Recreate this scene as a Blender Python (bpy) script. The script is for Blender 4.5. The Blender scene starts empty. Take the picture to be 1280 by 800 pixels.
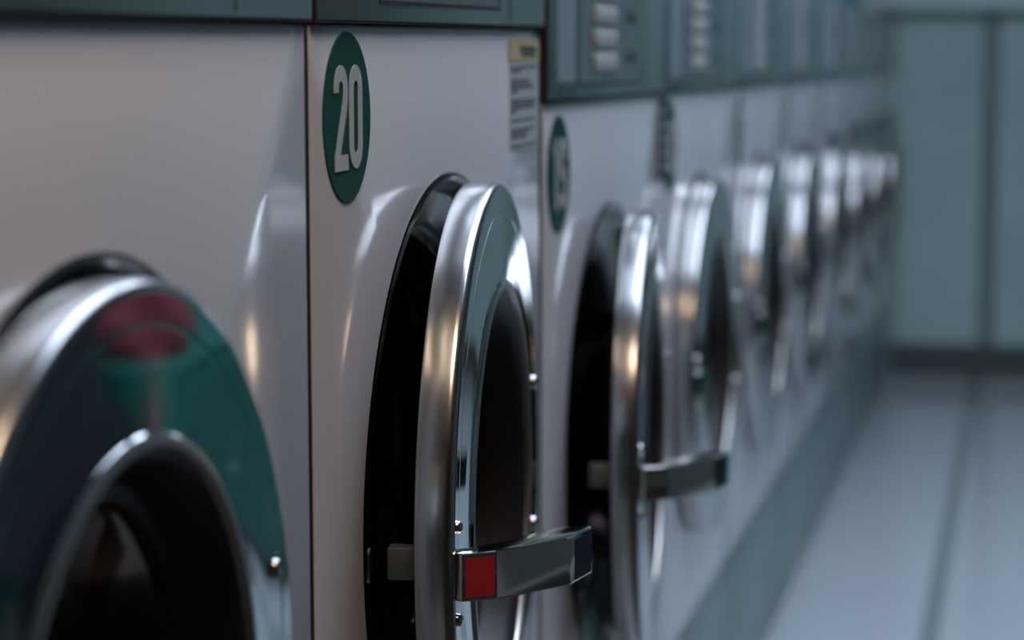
import bpy, bmesh, math, random
from mathutils import Vector, Matrix
random.seed(4)
scn = bpy.context.scene
COL = scn.collection
PI = math.pi

# ------------------------------------------------------------------ materials
def mat(name):
    m = bpy.data.materials.new(name); m.use_nodes = True
    nt = m.node_tree
    return m, nt, nt.nodes['Principled BSDF']

def noise_bump(nt, b, scale, strength, dist=0.001, vec_scale=None):
    tc = nt.nodes.new('ShaderNodeTexCoord')
    mp = nt.nodes.new('ShaderNodeMapping')
    if vec_scale: mp.inputs['Scale'].default_value = vec_scale
    n = nt.nodes.new('ShaderNodeTexNoise'); n.inputs['Scale'].default_value = scale; n.inputs['Detail'].default_value = 3
    bp = nt.nodes.new('ShaderNodeBump'); bp.inputs['Strength'].default_value = strength; bp.inputs['Distance'].default_value = dist
    nt.links.new(tc.outputs['Object'], mp.inputs['Vector']); nt.links.new(mp.outputs[0], n.inputs['Vector'])
    nt.links.new(n.outputs['Fac'], bp.inputs['Height']); nt.links.new(bp.outputs[0], b.inputs['Normal'])
    return n

def simple(name, col, rough, metal=0.0, coat=0.0, coat_rough=0.05, spec=0.5, bump=None, rvar=0.0):
    m, nt, b = mat(name)
    b.inputs['Base Color'].default_value = (*col, 1)
    b.inputs['Roughness'].default_value = rough
    b.inputs['Metallic'].default_value = metal
    b.inputs['Coat Weight'].default_value = coat
    b.inputs['Coat Roughness'].default_value = coat_rough
    b.inputs['Specular IOR Level'].default_value = spec
    n = None
    if bump: n = noise_bump(nt, b, *bump)
    if rvar:
        tc = nt.nodes.new('ShaderNodeTexCoord')
        nz = nt.nodes.new('ShaderNodeTexNoise'); nz.inputs['Scale'].default_value = 14; nz.inputs['Detail'].default_value = 4
        mr = nt.nodes.new('ShaderNodeMapRange')
        mr.inputs['To Min'].default_value = max(0.0, rough - rvar); mr.inputs['To Max'].default_value = rough + rvar
        nt.links.new(tc.outputs['Object'], nz.inputs['Vector'])
        nt.links.new(nz.outputs['Fac'], mr.inputs['Value']); nt.links.new(mr.outputs[0], b.inputs['Roughness'])
    return m

M = {}
M['enamel'] = simple('white_enamel', (0.82, 0.84, 0.88), 0.45, coat=1.0, coat_rough=0.10, bump=(4, 0.06, 0.002, None))
M['side'] = simple('side_seam_shade', (0.035, 0.033, 0.030), 0.6)  # body sides coloured dark to paint the shade in the seams between washers
M['chrome'] = simple('polished_chrome', (0.62, 0.67, 0.67), 0.04, metal=1.0, bump=(5, 0.025, 0.002, None))
M['handle_chrome'] = simple('handle_chrome', (0.60, 0.60, 0.56), 0.10, metal=1.0)
M['brushed'] = simple('brushed_rim', (0.45, 0.455, 0.45), 0.22, metal=1.0)
M['bead'] = simple('bead_trim', (0.50, 0.50, 0.47), 0.36, metal=1.0)
M['steel'] = simple('panel_steel', (0.36, 0.50, 0.49), 0.30, metal=0.75, rvar=0.05)
M['steel_light'] = simple('plate_steel', (0.46, 0.57, 0.60), 0.30, metal=0.6)
M['steel_dark'] = simple('window_steel', (0.22, 0.30, 0.31), 0.22, metal=0.6)
M['black'] = simple('black_gap', (0.022, 0.016, 0.017), 0.6)
M['rubber'] = simple('gasket_rubber', (0.09, 0.078, 0.085), 0.2)
M['bowlrub'] = simple('door_rubber', (0.014, 0.012, 0.013), 0.45)
M['darkchrome'] = simple('collar_metal', (0.16, 0.17, 0.16), 0.14, metal=1.0)
M['kick'] = simple('kick_grey', (0.22, 0.32, 0.315), 0.35, spec=0.5)
M['green'] = simple('badge_green', (0.003, 0.078, 0.052), 0.6, spec=0.15)
M['numeral'] = simple('numeral_white', (0.52, 0.57, 0.57), 0.6, spec=0.2)
M['sticker_white'] = simple('sticker_white', (0.50, 0.56, 0.57), 0.45)
M['sticker_yellow'] = simple('sticker_yellow', (0.62, 0.54, 0.29), 0.45)
M['ink'] = simple('ink_grey', (0.07, 0.09, 0.10), 0.6)
M['navy_sticker'] = simple('navy_sticker', (0.008, 0.02, 0.035), 0.6, spec=0.15)
M['red'] = simple('red_patch', (0.46, 0.03, 0.035), 0.4, coat=0.3)
M['navy'] = simple('navy_patch', (0.010, 0.013, 0.045), 0.25, coat=0.4)
M['key'] = simple('key_white', (0.50, 0.54, 0.53), 0.4)
M['key_dark'] = simple('key_green', (0.03, 0.09, 0.085), 0.4)
M['screw'] = simple('screw_steel', (0.62, 0.62, 0.60), 0.12, metal=1.0)
M['latch'] = simple('latch_zinc', (0.19, 0.21, 0.19), 0.5, metal=0.8, bump=(300, 0.4, 0.001, None))
M['blue'] = simple('blue_plastic', (0.03, 0.34, 0.60), 0.35)
M['mat'] = simple('added_mat_dark', (0.022, 0.022, 0.022), 0.7)  # for the added mat that darkens the chrome reflections
M['drum'] = simple('drum_steel', (0.40, 0.38, 0.40), 0.35, metal=1.0)

# tinted door glass: clear tinted pane with a glossy Fresnel reflection
m, nt, b = mat('tinted_glass')
nt.nodes.remove(b)
out = [n for n in nt.nodes if n.type == 'OUTPUT_MATERIAL'][0]
tr = nt.nodes.new('ShaderNodeBsdfTransparent'); tr.inputs[0].default_value = (0.10, 0.085, 0.09, 1)
gl = nt.nodes.new('ShaderNodeBsdfGlossy'); gl.inputs['Roughness'].default_value = 0.05
fr = nt.nodes.new('ShaderNodeFresnel'); fr.inputs['IOR'].default_value = 1.38
mx = nt.nodes.new('ShaderNodeMixShader')
nt.links.new(fr.outputs[0], mx.inputs[0]); nt.links.new(tr.outputs[0], mx.inputs[1]); nt.links.new(gl.outputs[0], mx.inputs[2])
nt.links.new(mx.outputs[0], out.inputs['Surface'])
M['glass'] = m

# painted walls
def wall_mat(name, col, rough=0.45, scale=3):
    m, nt, b = mat(name)
    tc = nt.nodes.new('ShaderNodeTexCoord'); n = nt.nodes.new('ShaderNodeTexNoise'); n.inputs['Scale'].default_value = scale; n.inputs['Detail'].default_value = 4
    r = nt.nodes.new('ShaderNodeValToRGB')
    r.color_ramp.elements[0].position = 0.3; r.color_ramp.elements[1].position = 0.7
    r.color_ramp.elements[0].color = (*[c * 0.92 for c in col], 1); r.color_ramp.elements[1].color = (*[min(1, c * 1.06) for c in col], 1)
    nt.links.new(tc.outputs['Object'], n.inputs['Vector']); nt.links.new(n.outputs['Fac'], r.inputs[0]); nt.links.new(r.outputs[0], b.inputs['Base Color'])
    b.inputs['Roughness'].default_value = rough
    return m
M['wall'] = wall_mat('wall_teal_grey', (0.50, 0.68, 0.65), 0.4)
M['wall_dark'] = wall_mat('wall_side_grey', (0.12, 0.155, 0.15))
M['wall_brown'] = wall_mat('wall_dark_brown', (0.035, 0.032, 0.028))
M['ceiling'] = wall_mat('ceiling_pale', (0.66, 0.72, 0.77), 0.7)
M['joint'] = simple('joint_dark', (0.20, 0.28, 0.27), 0.6)
M['ledge'] = simple('ledge_pale', (0.66, 0.85, 0.83), 0.5)
M['skirting'] = simple('skirting_dark', (0.09, 0.11, 0.10), 0.4)

# floor tiles
m, nt, b = mat('floor_tiles')
tc = nt.nodes.new('ShaderNodeTexCoord'); sp = nt.nodes.new('ShaderNodeSeparateXYZ')
nt.links.new(tc.outputs['Object'], sp.inputs[0])
def mth(op, a, bb=None):
    n = nt.nodes.new('ShaderNodeMath'); n.operation = op
    for i, v in enumerate((a, bb)):
        if v is None: continue
        if isinstance(v, (int, float)): n.inputs[i].default_value = v
        else: nt.links.new(v, n.inputs[i])
    return n.outputs[0]
def jl(axis, off, period, half):
    f = mth('FRACT', mth('ADD', mth('DIVIDE', mth('SUBTRACT', axis, off), period), 0.5))
    return mth('LESS_THAN', mth('ABSOLUTE', mth('SUBTRACT', f, 0.5)), half / period)
jx = jl(sp.outputs['X'], 0.272, 0.60, 0.018)
jy = jl(sp.outputs['Y'], 0.35, 0.60, 0.004)
j = mth('MAXIMUM', jx, mth('MULTIPLY', jy, 0.4))
mixc = nt.nodes.new('ShaderNodeMix'); mixc.data_type = 'RGBA'
mixc.inputs['A'].default_value = (0.50, 0.55, 0.58, 1); mixc.inputs['B'].default_value = (0.24, 0.285, 0.29, 1)
nt.links.new(j, mixc.inputs['Factor']); nt.links.new(mixc.outputs['Result'], b.inputs['Base Color'])
b.inputs['Roughness'].default_value = 0.10
M['floor'] = m

def lamp_mat(name, col, s):
    m, nt, b = mat(name)
    b.inputs['Base Color'].default_value = (0.8, 0.8, 0.8, 1)
    b.inputs['Emission Color'].default_value = (*col, 1); b.inputs['Emission Strength'].default_value = s
    return m
M['cool_tube'] = lamp_mat('cool_tube_glow', (0.68, 0.78, 0.98), 1.9)
M['warm_tube'] = lamp_mat('warm_tube_glow', (1.0, 0.70, 0.50), 3.4)
M['lamp_body'] = simple('lamp_housing', (0.35, 0.38, 0.38), 0.4)

# ------------------------------------------------------------------ mesh helpers
def link(name, bm, mats, parent=None, loc=(0, 0, 0), rot=(0, 0, 0), smooth=False, angle=35):
    me = bpy.data.meshes.new(name)
    bmesh.ops.remove_doubles(bm, verts=bm.verts, dist=1e-6)
    bmesh.ops.recalc_face_normals(bm, faces=bm.faces)
    bm.to_mesh(me); bm.free()
    if not isinstance(mats, (list, tuple)): mats = [mats]
    for q in mats: me.materials.append(q)
    if smooth:
        for p in me.polygons: p.use_smooth = True
        me.set_sharp_from_angle(angle=math.radians(angle))
    o = bpy.data.objects.new(name, me); COL.objects.link(o)
    o.parent = parent; o.location = loc; o.rotation_euler = rot
    return o

def box(bm, x0, x1, y0, y1, z0, z1, bevel=0, seg=2, mi=0):
    r = bmesh.ops.create_cube(bm, size=1)
    vs = r['verts']
    for v in vs:
        v.co = Vector(((x0 + x1) / 2 + v.co.x * (x1 - x0), (y0 + y1) / 2 + v.co.y * (y1 - y0), (z0 + z1) / 2 + v.co.z * (z1 - z0)))
    fs = {f for v in vs for f in v.link_faces}
    for f in fs: f.material_index = mi
    if bevel:
        es = {e for v in vs for e in v.link_edges}
        bmesh.ops.bevel(bm, geom=list(es), offset=bevel, segments=seg, affect='EDGES', profile=0.5)
    return bm

def lathe(bm, prof, n=128, cy=0.0, cz=0.0, mis=None):
    """revolve (radius, x) profile about the X axis through (cy, cz)"""
    rings = []
    for r, x in prof:
        if r < 1e-7:
            rings.append([bm.verts.new((x, cy, cz))])
        else:
            rings.append([bm.verts.new((x, cy + r * math.cos(2 * PI * k / n), cz + r * math.sin(2 * PI * k / n))) for k in range(n)])
    for i in range(len(rings) - 1):
        a, c = rings[i], rings[i + 1]
        for k in range(n):
            k2 = (k + 1) % n
            if len(a) == 1 and len(c) == 1: continue
            if len(a) == 1: f = bm.faces.new((a[0], c[k], c[k2]))
            elif len(c) == 1: f = bm.faces.new((a[k], c[0], a[k2]))
            else: f = bm.faces.new((a[k], c[k], c[k2], a[k2]))
            if mis: f.material_index = mis[i]
    return bm

def ribbon(bm, pts, w, x, thick=0.0006, closed=False):
    """flat stroke in the YZ plane with mitred joints"""
    n = len(pts); L = []; Rr = []
    for i in range(n):
        p = Vector(pts[i])
        if closed: a = Vector(pts[(i - 1) % n]); c = Vector(pts[(i + 1) % n])
        else: a = Vector(pts[max(i - 1, 0)]); c = Vector(pts[min(i + 1, n - 1)])
        d1 = (p - a).normalized() if (p - a).length > 1e-9 else (c - p).normalized()
        d2 = (c - p).normalized() if (c - p).length > 1e-9 else d1
        n1 = Vector((-d1.y, d1.x)); n2 = Vector((-d2.y, d2.x))
        mi = (n1 + n2).normalized(); k = min(1.0 / max(mi.dot(n1), 0.4), 2.2)
        L.append(p + mi * w / 2 * k); Rr.append(p - mi * w / 2 * k)
    def vv(q, xx): return bm.verts.new((xx, q.x, q.y))
    lt = [vv(q, x) for q in L]; rt = [vv(q, x) for q in Rr]
    lb = [vv(q, x - thick) for q in L]; rb = [vv(q, x - thick) for q in Rr]
    rng = range(n) if closed else range(n - 1)
    for i in rng:
        k = (i + 1) % n
        for f in ((lt[i], lt[k], rt[k], rt[i]), (lb[i], rb[i], rb[k], lb[k]), (lt[i], lb[i], lb[k], lt[k]), (rt[i], rt[k], rb[k], rb[i])):
            bm.faces.new(f)
    if not closed:
        bm.faces.new((lt[0], rt[0], rb[0], lb[0])); bm.faces.new((lt[-1], lb[-1], rb[-1], rt[-1]))

def arc(cx, cy, rx, ry, a0, a1, n=14):
    return [(cx + rx * math.cos(math.radians(a0 + (a1 - a0) * k / n)), cy + ry * math.sin(math.radians(a0 + (a1 - a0) * k / n))) for k in range(n + 1)]

def digit(bm, ch, oy, oz, W, H, s, x):
    """condensed signage digit; oy, oz centre; W, H outer size; s stroke"""
    w, h = W - s, H - s; r = w / 2; t = h / 2
    P = lambda pts: [(oy + a, oz + b) for a, b in pts]
    def st(pts, closed=False): ribbon(bm, P(pts), s, x, closed=closed)
    loop = arc(0, t - r, r, r, 0, 180) + arc(0, -t + r, r, r, 180, 360)
    if ch == '0': st(loop, True)
    elif ch == '1':
        st([(0.1 * W, -H / 2), (0.1 * W, H / 2)]); st([(0.1 * W, t - 0.02 * H), (-0.3 * W, t - 0.14 * H)])
    elif ch == '2': st(arc(0, t - r, r, r, 190, 0) + [(r, t - r - 0.10 * h), (r * .8, t - r - 0.20 * h), (-r * 0.75, -t + 0.10 * h), (-r, -t)]); ribbon(bm, P([(-W / 2, -t), (W / 2, -t)]), s, x + .0001)
    elif ch in '38':
        q = t / 2
        st(arc(0, q, r, q, -90, 180 if ch == '3' else 270), ch == '8'); st(arc(0, -q, r, q, 90, -180 if ch == '3' else -270), ch == '8')
    elif ch == '4': st([(r * 0.4, -H / 2), (r * 0.4, H / 2)]); st([(r * 0.4, t), (-r, -t * 0.4), (r * 1.2, -t * 0.4)])
    elif ch == '5': st([(r, t), (-r, t), (-r, t * 0.1)] + arc(0, -t + r * 1.5, r, r * 1.5, 120, -160))
    elif ch in '69':
        sg = 1 if ch == '6' else -1
        st([(a * sg, b * sg) for a, b in arc(0, -t * 0.45, r, t * 0.55, 0, 360)][:-1], True)
        st([(a * sg, b * sg) for a, b in [(-r, -t * 0.45), (-r, t - r)] + arc(0, t - r, r, r, 180, 10)])
    elif ch == '7': st([(-r, t), (r, t), (-r * 0.3, -H / 2)])

def tag(o, label=None, cat=None, group=None, kind=None):
    if label: o['label'] = label
    if cat: o['category'] = cat
    if group: o['group'] = group
    if kind: o['kind'] = kind
    return o

# ------------------------------------------------------------------ the washing machine
HW = 0.3500          # half width
PITCH = 0.708
ZP = 0.267           # bottom of enamel panel
ZT = 0.9635          # top of enamel panel
ZC = 1.142           # top of control panel
ORZ = ZT - 0.348     # opening centre
ORR = 0.240

def body_mesh():
    bm = bmesh.new(); n = 128
    cy, cz, r = 0.0, ORZ, ORR
    circ = []; rect = []
    y0, y1, z0, z1 = -HW + .003, HW - .003, ZP + .003, ZT - .002
    angs = [2 * PI * k / n for k in range(n)]
    cor = [math.atan2(b - cz, a - cy) % (2 * PI) for a, b in ((y1, z1), (y0, z1), (y0, z0), (y1, z0))]
    for c in cor:
        k = min(range(n), key=lambda i: abs(angs[i] - c)); angs[k] = c
    for a in angs:
        d = (math.cos(a), math.sin(a))
        circ.append(bm.verts.new((0, cy + r * d[0], cz + r * d[1])))
        t = min([(y1 - cy) / d[0] if d[0] > 1e-9 else ((y0 - cy) / d[0] if d[0] < -1e-9 else 9),
                 (z1 - cz) / d[1] if d[1] > 1e-9 else ((z0 - cz) / d[1] if d[1] < -1e-9 else 9)])
        rect.append((cy + t * d[0], cz + t * d[1]))
    def ring(x, ex):
        out = []
        for (a, b) in rect:
            aa = a + ex * ((a > y1 - 1e-6) - (a < y0 + 1e-6)); bb = b + ex * ((b > z1 - 1e-6) - (b < z0 + 1e-6))
            out.append(bm.verts.new((x, aa, bb)))
        return out
    r0 = ring(0, 0); r1 = ring(-.0012, .0022); r2 = ring(-.004, .003); r3 = ring(-.55, .003)
    inr = [bm.verts.new((-.006, cy + (r - .0015) * math.cos(a), cz + (r - .0015) * math.sin(a))) for a in angs]
    for k in range(n):
        q = (k + 1) % n
        bm.faces.new((circ[k], r0[k], r0[q], circ[q]))
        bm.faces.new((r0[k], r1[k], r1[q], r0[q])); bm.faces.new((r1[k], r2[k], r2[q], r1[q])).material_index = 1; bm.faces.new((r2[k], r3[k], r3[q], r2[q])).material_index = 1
        bm.faces.new((inr[k], circ[k], circ[q], inr[q]))
    bm.faces.new(r3)
    return bm

def make_machine():
    root = bpy.data.objects.new('washing_machine', None); COL.objects.link(root)
    link('body', body_mesh(), [M['enamel'], M['side']], root, smooth=True, angle=50)
    # collar and gasket, then the drum
    bm = lathe(bmesh.new(), [(.2385, -.0005), (.2400, .0015), (.2375, .0030), (.2335, .0005), (.2300, -.012), (.2255, -.018), (.205, -.024), (.2000, -.030), (.2000, -.034)], cz=ORZ)
    link('collar', bm, M['darkchrome'], root, smooth=True, angle=40)
    bm = lathe(bmesh.new(), [(.2050, -.0245), (.200, -.024), (.192, -.028), (.188, -.040), (.192, -.052), (.186, -.060), (.176, -.056), (.172, -.066), (.172, -.090), (.235, -.092)], cz=ORZ)
    link('gasket', bm, M['rubber'], root, smooth=True, angle=60)
    bm = lathe(bmesh.new(), [(.176, -.088), (.235, -.094), (.240, -.40), (.20, -.415), (0, -.42)], cz=ORZ)
    link('drum', bm, M['drum'], root, smooth=True)
    bm = bmesh.new(); box(bm, -.022, .0005, -.236, -.222, ORZ - .030, ORZ + .012, .002); box(bm, -.016, .005, -.2385, -.234, ORZ - .02, ORZ + .004, .001)
    link('latch_strike', bm, M['darkchrome'], root, smooth=True)
    # control panel: dark backing, steel face
    cp = link('control_panel', box(bmesh.new(), -.50, .0041, -HW, HW, ZT + .0010, ZC - .002), M['black'], root)
    bm = box(bmesh.new(), .0041, .0048, -HW + .003, HW - .0015, ZT + .003, ZC - .003, .0003)
    link('face_plate', bm, M['steel'], cp, smooth=True)
    bm = bmesh.new()
    for (a, b2, c, d) in ((-.206, .163, ZT + .0140, ZT + .0168), (-.206, .163, ZC - .017, ZC - .0145), (-.206, -.2035, ZT + .0165, ZC - .017), (.1605, .163, ZT + .0165, ZC - .017)):
        box(bm, .0048, .0056, a, b2, c, d)
    link('window_frame', bm, M['black'], cp)
    link('display_window', box(bmesh.new(), .0048, .0052, -.2035, .1605, ZT + .0168, ZC - .017), M['steel_dark'], cp)
    link('coin_plate', box(bmesh.new(), .0048, .0058, -.312, -.222, ZT + .0185, ZC - .03, .0004), M['steel_light'], cp)
    link('rating_plate', box(bmesh.new(), .0048, .0052, -.290, -.225, ZT + .004, ZT + .014), M['key_dark'], cp)
    link('groove_line', box(bmesh.new(), .0046, .0051, .205, .2070, ZT + .006, ZC - .005), M['black'], cp)
    for i in range(3):
        for k in range(6):
            link('key', box(bmesh.new(), .0052, .0085, -.124 + i * .042, -.124 + i * .042 + .037, ZT + .0275 + k * .0238, ZT + .0275 + k * .0238 + .018, .0015), M['key'], cp, smooth=True)
    for z in (ZT + .036, ZT + .078, ZT + .12):
        link('program_button', box(bmesh.new(), .0052, .0075, .090, .118, z, z + .013, .001), M['key_dark'], cp)
    # kick panel
    link('kick_panel', box(bmesh.new(), -.52, -.006, -HW + .001, HW - .001, 0.0, ZP - .003, .002), M['kick'], root, smooth=True)
    # badge
    link('number_badge', lathe(bmesh.new(), [(0, .0009), (.0540, .0009), (.0545, .0005), (.0545, -.0006)], 96, -.278, .9020), M['green'], root, smooth=True)
    # door
    pivot_y, dc = .215, -.240
    prof = [(.130, .0015), (.220, .0015), (.2300, .0020), (.2332, .0034), (.2340, .0060), (.2340, .0225), (.2337, .0250), (.2325, .0272), (.2303, .0288), (.2278, .0294), (.2272, .0294),
            (.2140, .0294), (.2132, .0294), (.2124, .02925), (.2116, .0294), (.2108, .0294), (.1900, .0296), (.1640, .0299), (.1632, .0300), (.1615, .0320), (.1590, .0329), (.1568, .0326), (.1556, .0314), (.1552, .0305), (.1545, .0280)]
    mi = [1] * 8 + [0] * (len(prof) - 9)
    for q in range(len(prof) - 6, len(prof) - 1): mi[q] = 2
    door = link('door', lathe(bmesh.new(), prof, 192, dc, 0, mi), [M['chrome'], M['brushed'], M['bead']], root, loc=(0.001, pivot_y, ORZ), smooth=True, angle=35)
    bm = lathe(bmesh.new(), [(.1548, .0284), (.1515, .0270), (.1470, .0200), (.1400, .0040), (.1330, -.0100), (.1300, -.0120), (.1300, .0015)], 128, dc)
    link('window_seal', bm, M['bowlrub'], door, smooth=True, angle=60)
    bm = lathe(bmesh.new(), [(.1335, -.0085), (.1290, -.0130), (.1240, -.040), (.1120, -.060), (.0900, -.074), (.0500, -.082), (0, -.084)], 128, dc)
    lathe(bm, [(.1300, -.0085), (.1255, -.0130), (.1205, -.0385), (.1090, -.057), (.0880, -.0705), (.0490, -.078), (0, -.080)], 128, dc)
    link('door_glass', bm, M['glass'], door, smooth=True, angle=80)
    # hinge side screws and handle screws
    def screw(y, z, r=.0058, x=.0292):
        link('screw', lathe(bmesh.new(), [(r, x - .001), (r, x + .0012), (r * .85, x + .0030), (r * .45, x + .0042), (0, x + .0045)], 32, dc + y, z), M['screw'], door, smooth=True, angle=60)
    screw(.197, .059, .0055); screw(.197, -.059, .0055); screw(-.2195, .021, .0046, .0290); screw(-.2195, -.041, .0046, .0290)
    # hinge arm on the far edge
    bm = bmesh.new(); box(bm, .0005, .0120, -.012, .030, -.045, .045, .003)
    link('hinge', bm, M['brushed'], door, smooth=True)
    # latch tongue
    bm = bmesh.new(); box(bm, -.020, .003, dc - .205, dc - .190, -.019, .003, .0012)
    link('latch_tongue', bm, M['latch'], door, smooth=True)
    # handle: bent grip, plan outline extruded in z then bevelled
    pl = [(.029, -.2285), (.0345, -.2320), (.0560, -.2200), (.0590, -.2150), (.0980, -.1740), (.1005, -.1700), (.1105, -.1350), (.1085, -.1270), (.0900, -.1330), (.0780, -.1500), (.0600, -.1850), (.0440, -.2080), (.029, -.2150)]
    bm = bmesh.new()
    hz0, hz1 = -.0265, .0060
    oy = -.229
    lo = [bm.verts.new((x - .029, y - oy, hz0)) for x, y in pl]; hi = [bm.verts.new((x - .029, y - oy, hz1)) for x, y in pl]
    nP = len(pl)
    for k in range(nP):
        bm.faces.new((lo[k], lo[(k + 1) % nP], hi[(k + 1) % nP], hi[k]))
    ft = bm.faces.new(hi); fb = bm.faces.new(list(reversed(lo)))
    bmesh.ops.bevel(bm, geom=list(ft.edges) + list(fb.edges), offset=.0022, segments=3, affect='EDGES', profile=0.5)
    link('handle', bm, M['handle_chrome'], door, loc=(.029, dc + oy, 0), smooth=True, angle=28)
    return root

proto = make_machine()
def kids(o): return list(o.children)
def copy_machine(o):
    r = o.copy(); COL.objects.link(r)
    for ch in kids(o):
        c = ch.copy(); COL.objects.link(c); c.parent = r
        for g in kids(ch):
            d = g.copy(); COL.objects.link(d); d.parent = c
    return r

def child(o, nm):
    for c in o.children:
        if c.name.split('.')[0] == nm: return c
labels = [
 'white front-loading washer nearest the camera, its large chrome door at the lower left',
 'white washer with green badge 20 and its chrome door ajar, red patch on the handle',
 'white washer with green badge 19, door ajar and plain chrome handle sticking out',
 'washer just beyond number 19, door shut, blurred green badge half covered by a dark sticker',
 'blurred washer whose lone green badge stands between the dark sticker and the far washers',
 'strongly blurred white washer in the middle of the receding row, fifth from the end wall',
 'strongly blurred white washer in the receding row, fourth from the end wall',
 'strongly blurred white washer in the receding row, third from the end wall',
 'strongly blurred washer, last but one before the end wall, under the blue tub',
 'strongly blurred washer at the very end of the row against the end wall',
]
PIV20 = 1.766
machines = []
for i in range(10):
    m_ = proto if i == 0 else copy_machine(proto)
    machines.append(m_)
for i, m_ in enumerate(machines):
    num = 21 - i
    y = PIV20 + (i - 1) * PITCH
    if i < 2:
        m_.location = (0, y, .0625 + (-.0062 if i == 0 else 0)); m_.rotation_euler = (math.radians(.5), 0, 0)
    else:
        m_.location = (0, y, 0)
    tag(m_, labels[i], 'washing machine', 'washing machines in the receding row')
    door = child(m_, 'door')
    if i in (1, 2):
        door.rotation_euler = (0, 0, math.radians(4.7 if i == 1 else 5.2))
        door.location.x += -.004 if i == 1 else 0
    else:
        child(door, 'handle').rotation_euler = (0, 0, math.radians(47))
        if i == 0: door.location = (.004, door.location.y, door.location.z - .003)
    badge = child(m_, 'number_badge')
    badge.location = (0, .008 if i == 1 else 0, .003 if i < 2 else -.0045)
    bm = bmesh.new()
    s = str(num)
    for k, ch in enumerate(s):
        digit(bm, ch, -.0172 + k * .0342 - .278, .9020, .0305, .0665, .0100, .0016)
    link('numeral', bm, M['numeral'], badge)

for m_ in machines[:2]:
    for c_ in kids(child(m_, 'control_panel')):
        if c_.name.startswith('rating_plate'): bpy.data.objects.remove(c_)
# taller feet course under the two raised machines
for m_ in machines[:2]:
    bm = box(bmesh.new(), -.50, -.012, -HW + .004, HW - .004, -.0560, -.0003)
    link('plinth', bm, M['skirting'], m_)

# handles: shut doors have the handle folded against the door
# instruction sticker on machine 20
m20, m19 = machines[1], machines[2]
def sheared_quad(bm, x0, x1, y0, y1, z0, z1, sh=0.0, mi=0):
    v = []
    for x in (x0, x1):
        for (a, b) in ((y0, z0), (y1, z0), (y1, z1), (y0, z1)):
            v.append(bm.verts.new((x, a, b + sh * (a - y0))))
    for f in ((0, 1, 2, 3), (4, 5, 6, 7), (0, 1, 5, 4), (1, 2, 6, 5), (2, 3, 7, 6), (3, 0, 4, 7)):
        q = bm.faces.new([v[k] for k in f]); q.material_index = mi
bm = bmesh.new(); sheared_quad(bm, -.0003, .0006, .222, .341, .862, .953, -.02)
st = link('instruction_sticker', bm, M['sticker_white'], m20)
bm = bmesh.new(); sheared_quad(bm, .0006, .0010, .219, .343, .9375, .9555, -.02)
yh = link('sticker_header', bm, M['sticker_yellow'], st)
tag(yh, 'pale yellow header of the sticker')
bm = bmesh.new()
sheared_quad(bm, .0010, .0013, .262, .330, .9445, .9495, -.02)
sheared_quad(bm, .0010, .0013, .268, .326, .9405, .9432, -.02)
random.seed(11)
z = .932
for para, widths in enumerate(((.105, .04), (.075, .085, .10, .03), (.105, .10, .10, .02), (.10,), (.095, .07, .06), (.11,))):
    for w in widths:
        y = .227
        while y < .227 + w - .004:
            ww = min(random.uniform(.006, .016), .227 + w - y)
            sheared_quad(bm, .0006, .0009, y, y + ww, z - .0017, z, -.02 + .03 * (para > 2))
            y += ww + .0022
        z -= .0031
    z -= .0046
link('printed_lines', bm, M['ink'], st)
# dark sticker card on the near edge of machine 18, lapping over its badge
bm = bmesh.new(); sheared_quad(bm, .0012, .0018, -.374, -.302, .864, .958)
st = tag(link('warning_sticker', bm, M['navy_sticker'], machines[3]), 'narrow dark sticker with pale marks')
bm = bmesh.new()
for k in range(5):
    zz = .874 + k * .0165
    sheared_quad(bm, .0018, .0021, -.362, -.318, zz, zz + .0035); sheared_quad(bm, .0018, .0021, -.364, -.334, zz + .006, zz + .009)
link('printed_marks', bm, M['numeral'], st)

# coloured patches on the handle facets of machine 20
door20 = child(m20, 'door')
dc = -.240
def facet_patch(name, p0, p1, a, b, z0, z1, material, off=.0004):
    """thin patch lying on the handle facet between plan points p0 and p1"""
    p0 = Vector((p0[0], p0[1] + dc)); p1 = Vector((p1[0], p1[1] + dc)); d = p1 - p0
    nrm = Vector((d.y, -d.x)).normalized()
    if nrm.y > 0: nrm = -nrm
    q0 = p0 + d * a; q1 = p0 + d * b
    bm = bmesh.new(); v = []
    for o_ in (0.0, off):
        for q, zz in ((q0, z0), (q1, z0), (q1, z1), (q0, z1)):
            v.append(bm.verts.new((q.x + nrm.x * o_, q.y + nrm.y * o_, zz)))
    for f in ((0, 1, 2, 3), (4, 5, 6, 7), (0, 1, 5, 4), (1, 2, 6, 5), (2, 3, 7, 6), (3, 0, 4, 7)): bm.faces.new([v[k] for k in f])
    return link(name, bm, material, door20)
tag(facet_patch('handle_patch', (.0345, -.2320), (.0560, -.2200), .10, .93, -.0235, .0028, M['red']), 'red rectangle on the handle')
tag(facet_patch('handle_patch', (.1005, -.1700), (.1105, -.1350), .12, .90, -.0240, .0032, M['navy']), 'dark navy patch at the tip of the handle')

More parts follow.
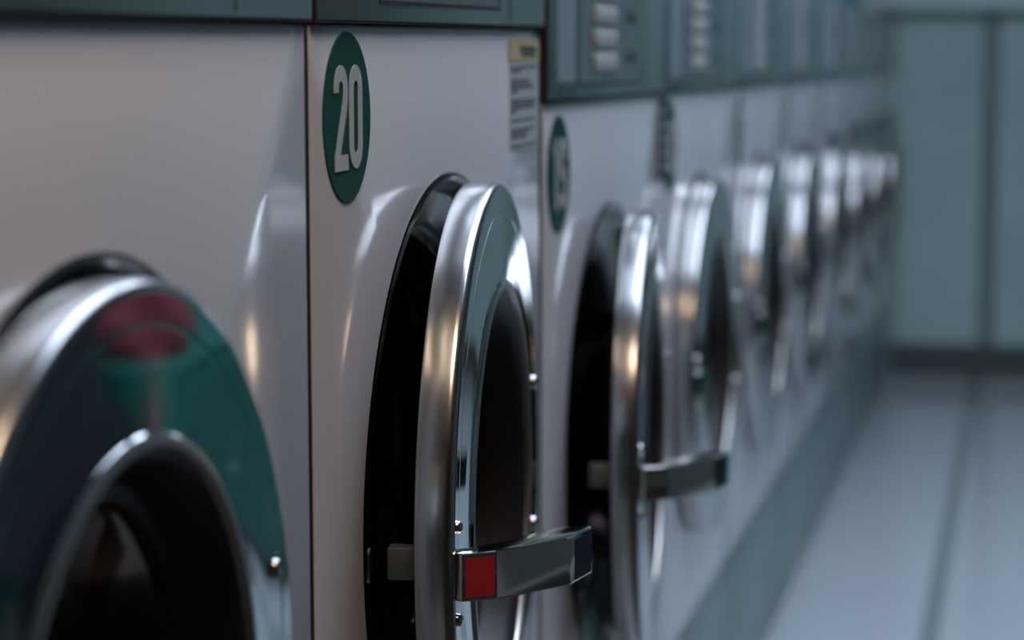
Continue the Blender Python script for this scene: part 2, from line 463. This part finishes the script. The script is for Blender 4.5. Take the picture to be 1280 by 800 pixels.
# ------------------------------------------------------------------ room
def struct(name, bm, m): return tag(link(name, bm, m), kind='structure')
XR, YB, YE, ZH, XL = 3.0, -1.3, 7.85, 2.55, -.80
struct('floor', box(bmesh.new(), XL - .1, XR + .1, YB - .1, YE + .1, -.06, 0), M['floor'])
struct('ceiling', box(bmesh.new(), XL - .1, XR + .1, YB - .1, YE + .1, ZH, ZH + .08), M['ceiling'])
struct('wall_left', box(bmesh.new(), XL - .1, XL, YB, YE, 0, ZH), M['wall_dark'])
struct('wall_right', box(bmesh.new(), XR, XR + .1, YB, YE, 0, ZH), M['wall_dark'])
struct('wall_front', box(bmesh.new(), XL, XR, YE, YE + .1, 0, ZH), M['wall'])
struct('wall_back', box(bmesh.new(), XL, XR, YB - .1, YB, 0, ZH), M['wall_brown'])
struct('baseboard_front', box(bmesh.new(), 0.0, XR, YE - .012, YE, 0, .10, .002), M['skirting'])
struct('baseboard_right', box(bmesh.new(), XR - .012, XR, YB, YE - .012, 0, .075, .002), M['skirting'])
bm = bmesh.new()
for x in (.300, 1.2, 2.1): box(bm, x - .026, x + .026, YE - .006, YE, .075, 1.16)
struct('trim_1', bm, M['joint'])
struct('trim_2', box(bmesh.new(), XL, XR, YE - .09, YE, 1.166, 1.215, .004), M['ledge'])

tag(link('added_dark_mat', box(bmesh.new(), .06, 2.60, -1.2, 2.6, 0, .012, .004), M['mat']), 'added dark mat out of view, darkening the reflections in the nearest washers', 'mat')  # unseen mat added to keep rim and handle reflections dark
# ceiling lights
def lamp(x, y, L, W, mtl, label):
    root = bpy.data.objects.new('ceiling_light', None); COL.objects.link(root); root.location = (x, y, ZH)
    bm = bmesh.new(); box(bm, -W / 2 - .03, W / 2 + .03, -L / 2 - .03, L / 2 + .03, -.05, 0, .004)
    link('housing', bm, M['lamp_body'], root)
    link('diffuser', box(bmesh.new(), -W / 2, W / 2, -L / 2, L / 2, -.062, -.050, .003), mtl, root)
    tag(root, label, 'ceiling light', 'ceiling lights above the aisle')
lamp(.50, .60, .7, .60, M['warm_tube'], 'warm ceiling light panel above the camera end of the aisle')
lamp(.50, 2.9, 2.0, 1.05, M['cool_tube'], 'cool white ceiling light panel, the middle one of the three')
lamp(.50, 5.0, 1.3, .95, M['cool_tube'], 'cool white ceiling light panel over the middle of the aisle')

# things across the aisle, mirrored in the near chrome door
r = bpy.data.objects.new('storage_bench', None); COL.objects.link(r); r.location = (1.36, 4.80, 0)
tag(r, 'green panelled storage bench across the aisle, facing the washers', 'bench')
M['bench'] = simple('bench_green', (0.006, 0.13, 0.10), 0.5)
link('cabinet', box(bmesh.new(), -.35, .35, -1.1, 1.1, .04, .52, .01), M['bench'], r)
link('base', box(bmesh.new(), -.30, .30, -1.06, 1.06, 0, .04), M['skirting'], r)
for k in range(3):
    d_ = link('door', box(bmesh.new(), -.362, -.35, -1.07 + k * .72, -.37 + k * .72, .08, .48, .003), M['bench'], r)
    link('knob', lathe(bmesh.new(), [(.0, -.385), (.010, -.383), (.014, -.375), (.007, -.366), (.007, -.360)], 24, -.47 + k * .72, .28), M['screw'], d_, smooth=True)

def cloth_lump(name, m, loc, sx, sy, sz, seed):
    rnd = random.Random(seed)
    bm = bmesh.new(); bmesh.ops.create_icosphere(bm, subdivisions=4, radius=1)
    ph = [rnd.uniform(0, 6.3) for _ in range(6)]
    for v in bm.verts:
        c = v.co; k = 1 + .12 * math.sin(5 * c.x + ph[0]) * math.cos(4 * c.y + ph[1]) + .07 * math.sin(9 * c.y + ph[2] + 4 * c.z) + .04 * math.sin(15 * c.x + ph[3])
        v.co = Vector((c.x * k * sx, c.y * k * sy, max(c.z * k, -.0) * sz))
    return link(name, bm, m, smooth=True, angle=180, loc=loc)
M['redcloth'] = simple('red_cloth', (0.20, 0.03, 0.04), 0.8)
M['navycloth'] = simple('navy_cloth', (0.010, 0.012, 0.022), 0.8)
tag(cloth_lump('folded_jacket', M['redcloth'], (1.16, 3.90, .5205), .12, .15, .15, 3), 'crumpled dark red jacket lying on the green storage bench', 'jacket')
r = bpy.data.objects.new('navy_cart_stand_in', None); COL.objects.link(r); r.location = (1.22, 3.18, 0)  # invented navy stand-in, shaped for the dark reflection in the near door
tag(r, 'added navy cart before the green bench, stand-in for a dark mirrored shape', 'laundry cart')
bm = bmesh.new()
n = 48
def sq(t, w, l, z):
    c, s_ = math.cos(t), math.sin(t); p = .45
    return (math.copysign(abs(c) ** p, c) * w, math.copysign(abs(s_) ** p, s_) * l, z)
levels = [(.0, .0, .30), (.17, .30, .30), (.19, .33, .36), (.23, .38, .88), (.235, .385, .90), (.215, .365, .90), (.16, .30, .34), (0, 0, .33)]
prev = None
for w, l, z in levels:
    ring_ = [bm.verts.new((0, 0, z))] if w == 0 else [bm.verts.new(sq(2 * PI * k / n, w, l, z)) for k in range(n)]
    if prev:
        for k in range(n):
            q = (k + 1) % n
            if len(prev) == 1: bm.faces.new((prev[0], ring_[k], ring_[q]))
            elif len(ring_) == 1: bm.faces.new((prev[k], ring_[0], prev[q]))
            else: bm.faces.new((prev[k], ring_[k], ring_[q], prev[q]))
    prev = ring_
link('bag', bm, M['navycloth'], r, smooth=True, angle=50)
bm = bmesh.new()
for a in (-.17, .155):
    box(bm, a, a + .02, -.30, .30, .085, .11, .002)
    for b_ in (-.25, .23): box(bm, a, a + .02, b_, b_ + .02, .10, .31, .002)
link('frame', bm, M['screw'], r)
for sx in (-1, 1):
    for sy in (-1, 1):
        bm = lathe(bmesh.new(), [(0, -.012), (.03, -.012), (.034, -.006), (.034, .006), (.03, .012), (0, .012)], 32)
        bm2 = bm; box(bm2, -.016, .016, -.006, .006, .0, .085)
        link('wheel', bm2, M['rubber'], r, loc=(sx * .16, sy * .24, .034), smooth=True)

# blue tub on the far washers
bm = bmesh.new()
prev = None
for w, l, z in [(0, 0, 0), (.10, .20, 0), (.11, .215, .01), (.13, .25, .15), (.138, .258, .155), (.138, .258, .165), (.124, .244, .165), (.105, .21, .012), (0, 0, .012)]:
    ring_ = [bm.verts.new((0, 0, z))] if w == 0 else [bm.verts.new(sq(2 * PI * k / n, w, l, z)) for k in range(n)]
    if prev:
        for k in range(n):
            q = (k + 1) % n
            if len(prev) == 1: bm.faces.new((prev[0], ring_[k], ring_[q]))
            elif len(ring_) == 1: bm.faces.new((prev[k], ring_[0], prev[q]))
            else: bm.faces.new((prev[k], ring_[k], ring_[q], prev[q]))
    prev = ring_
tag(link('plastic_tub', bm, M['blue'], loc=(-.14, 6.55, ZC - .0018), smooth=True, angle=40), 'blurred blue plastic tub on top of the far washers, at the upper edge', 'tub')

# ------------------------------------------------------------------ light, camera, view
w = bpy.data.worlds.new('World'); scn.world = w; w.use_nodes = True
w.node_tree.nodes['Background'].inputs[0].default_value = (0.5, 0.62, 0.66, 1)
w.node_tree.nodes['Background'].inputs[1].default_value = 0.05

f = 3022.0
pitch = math.atan(322 / f); yaw = math.atan(650 * math.cos(pitch) / f)
cam = bpy.data.cameras.new('camera'); co = bpy.data.objects.new('camera', cam); COL.objects.link(co)
cam.sensor_width = 36; cam.lens = f / 1280 * 36
co.location = (.426, 0, 1.0); co.rotation_euler = (PI / 2 - pitch, 0, yaw)
cam.clip_start = .02
cam.dof.use_dof = True; cam.dof.focus_distance = 1.60; cam.dof.aperture_fstop = 4.5; cam.dof.aperture_blades = 9
scn.camera = co
scn.view_settings.view_transform = 'Standard'; scn.view_settings.look = 'None'
scn.view_settings.gamma = 1; scn.view_settings.use_curve_mapping = False
scn.view_settings.exposure = 1.8
scn.cycles.use_denoising = True
scn.cycles.max_bounces = 10; scn.cycles.glossy_bounces = 6; scn.cycles.transparent_max_bounces = 12
scn.cycles.sample_clamp_indirect = 6
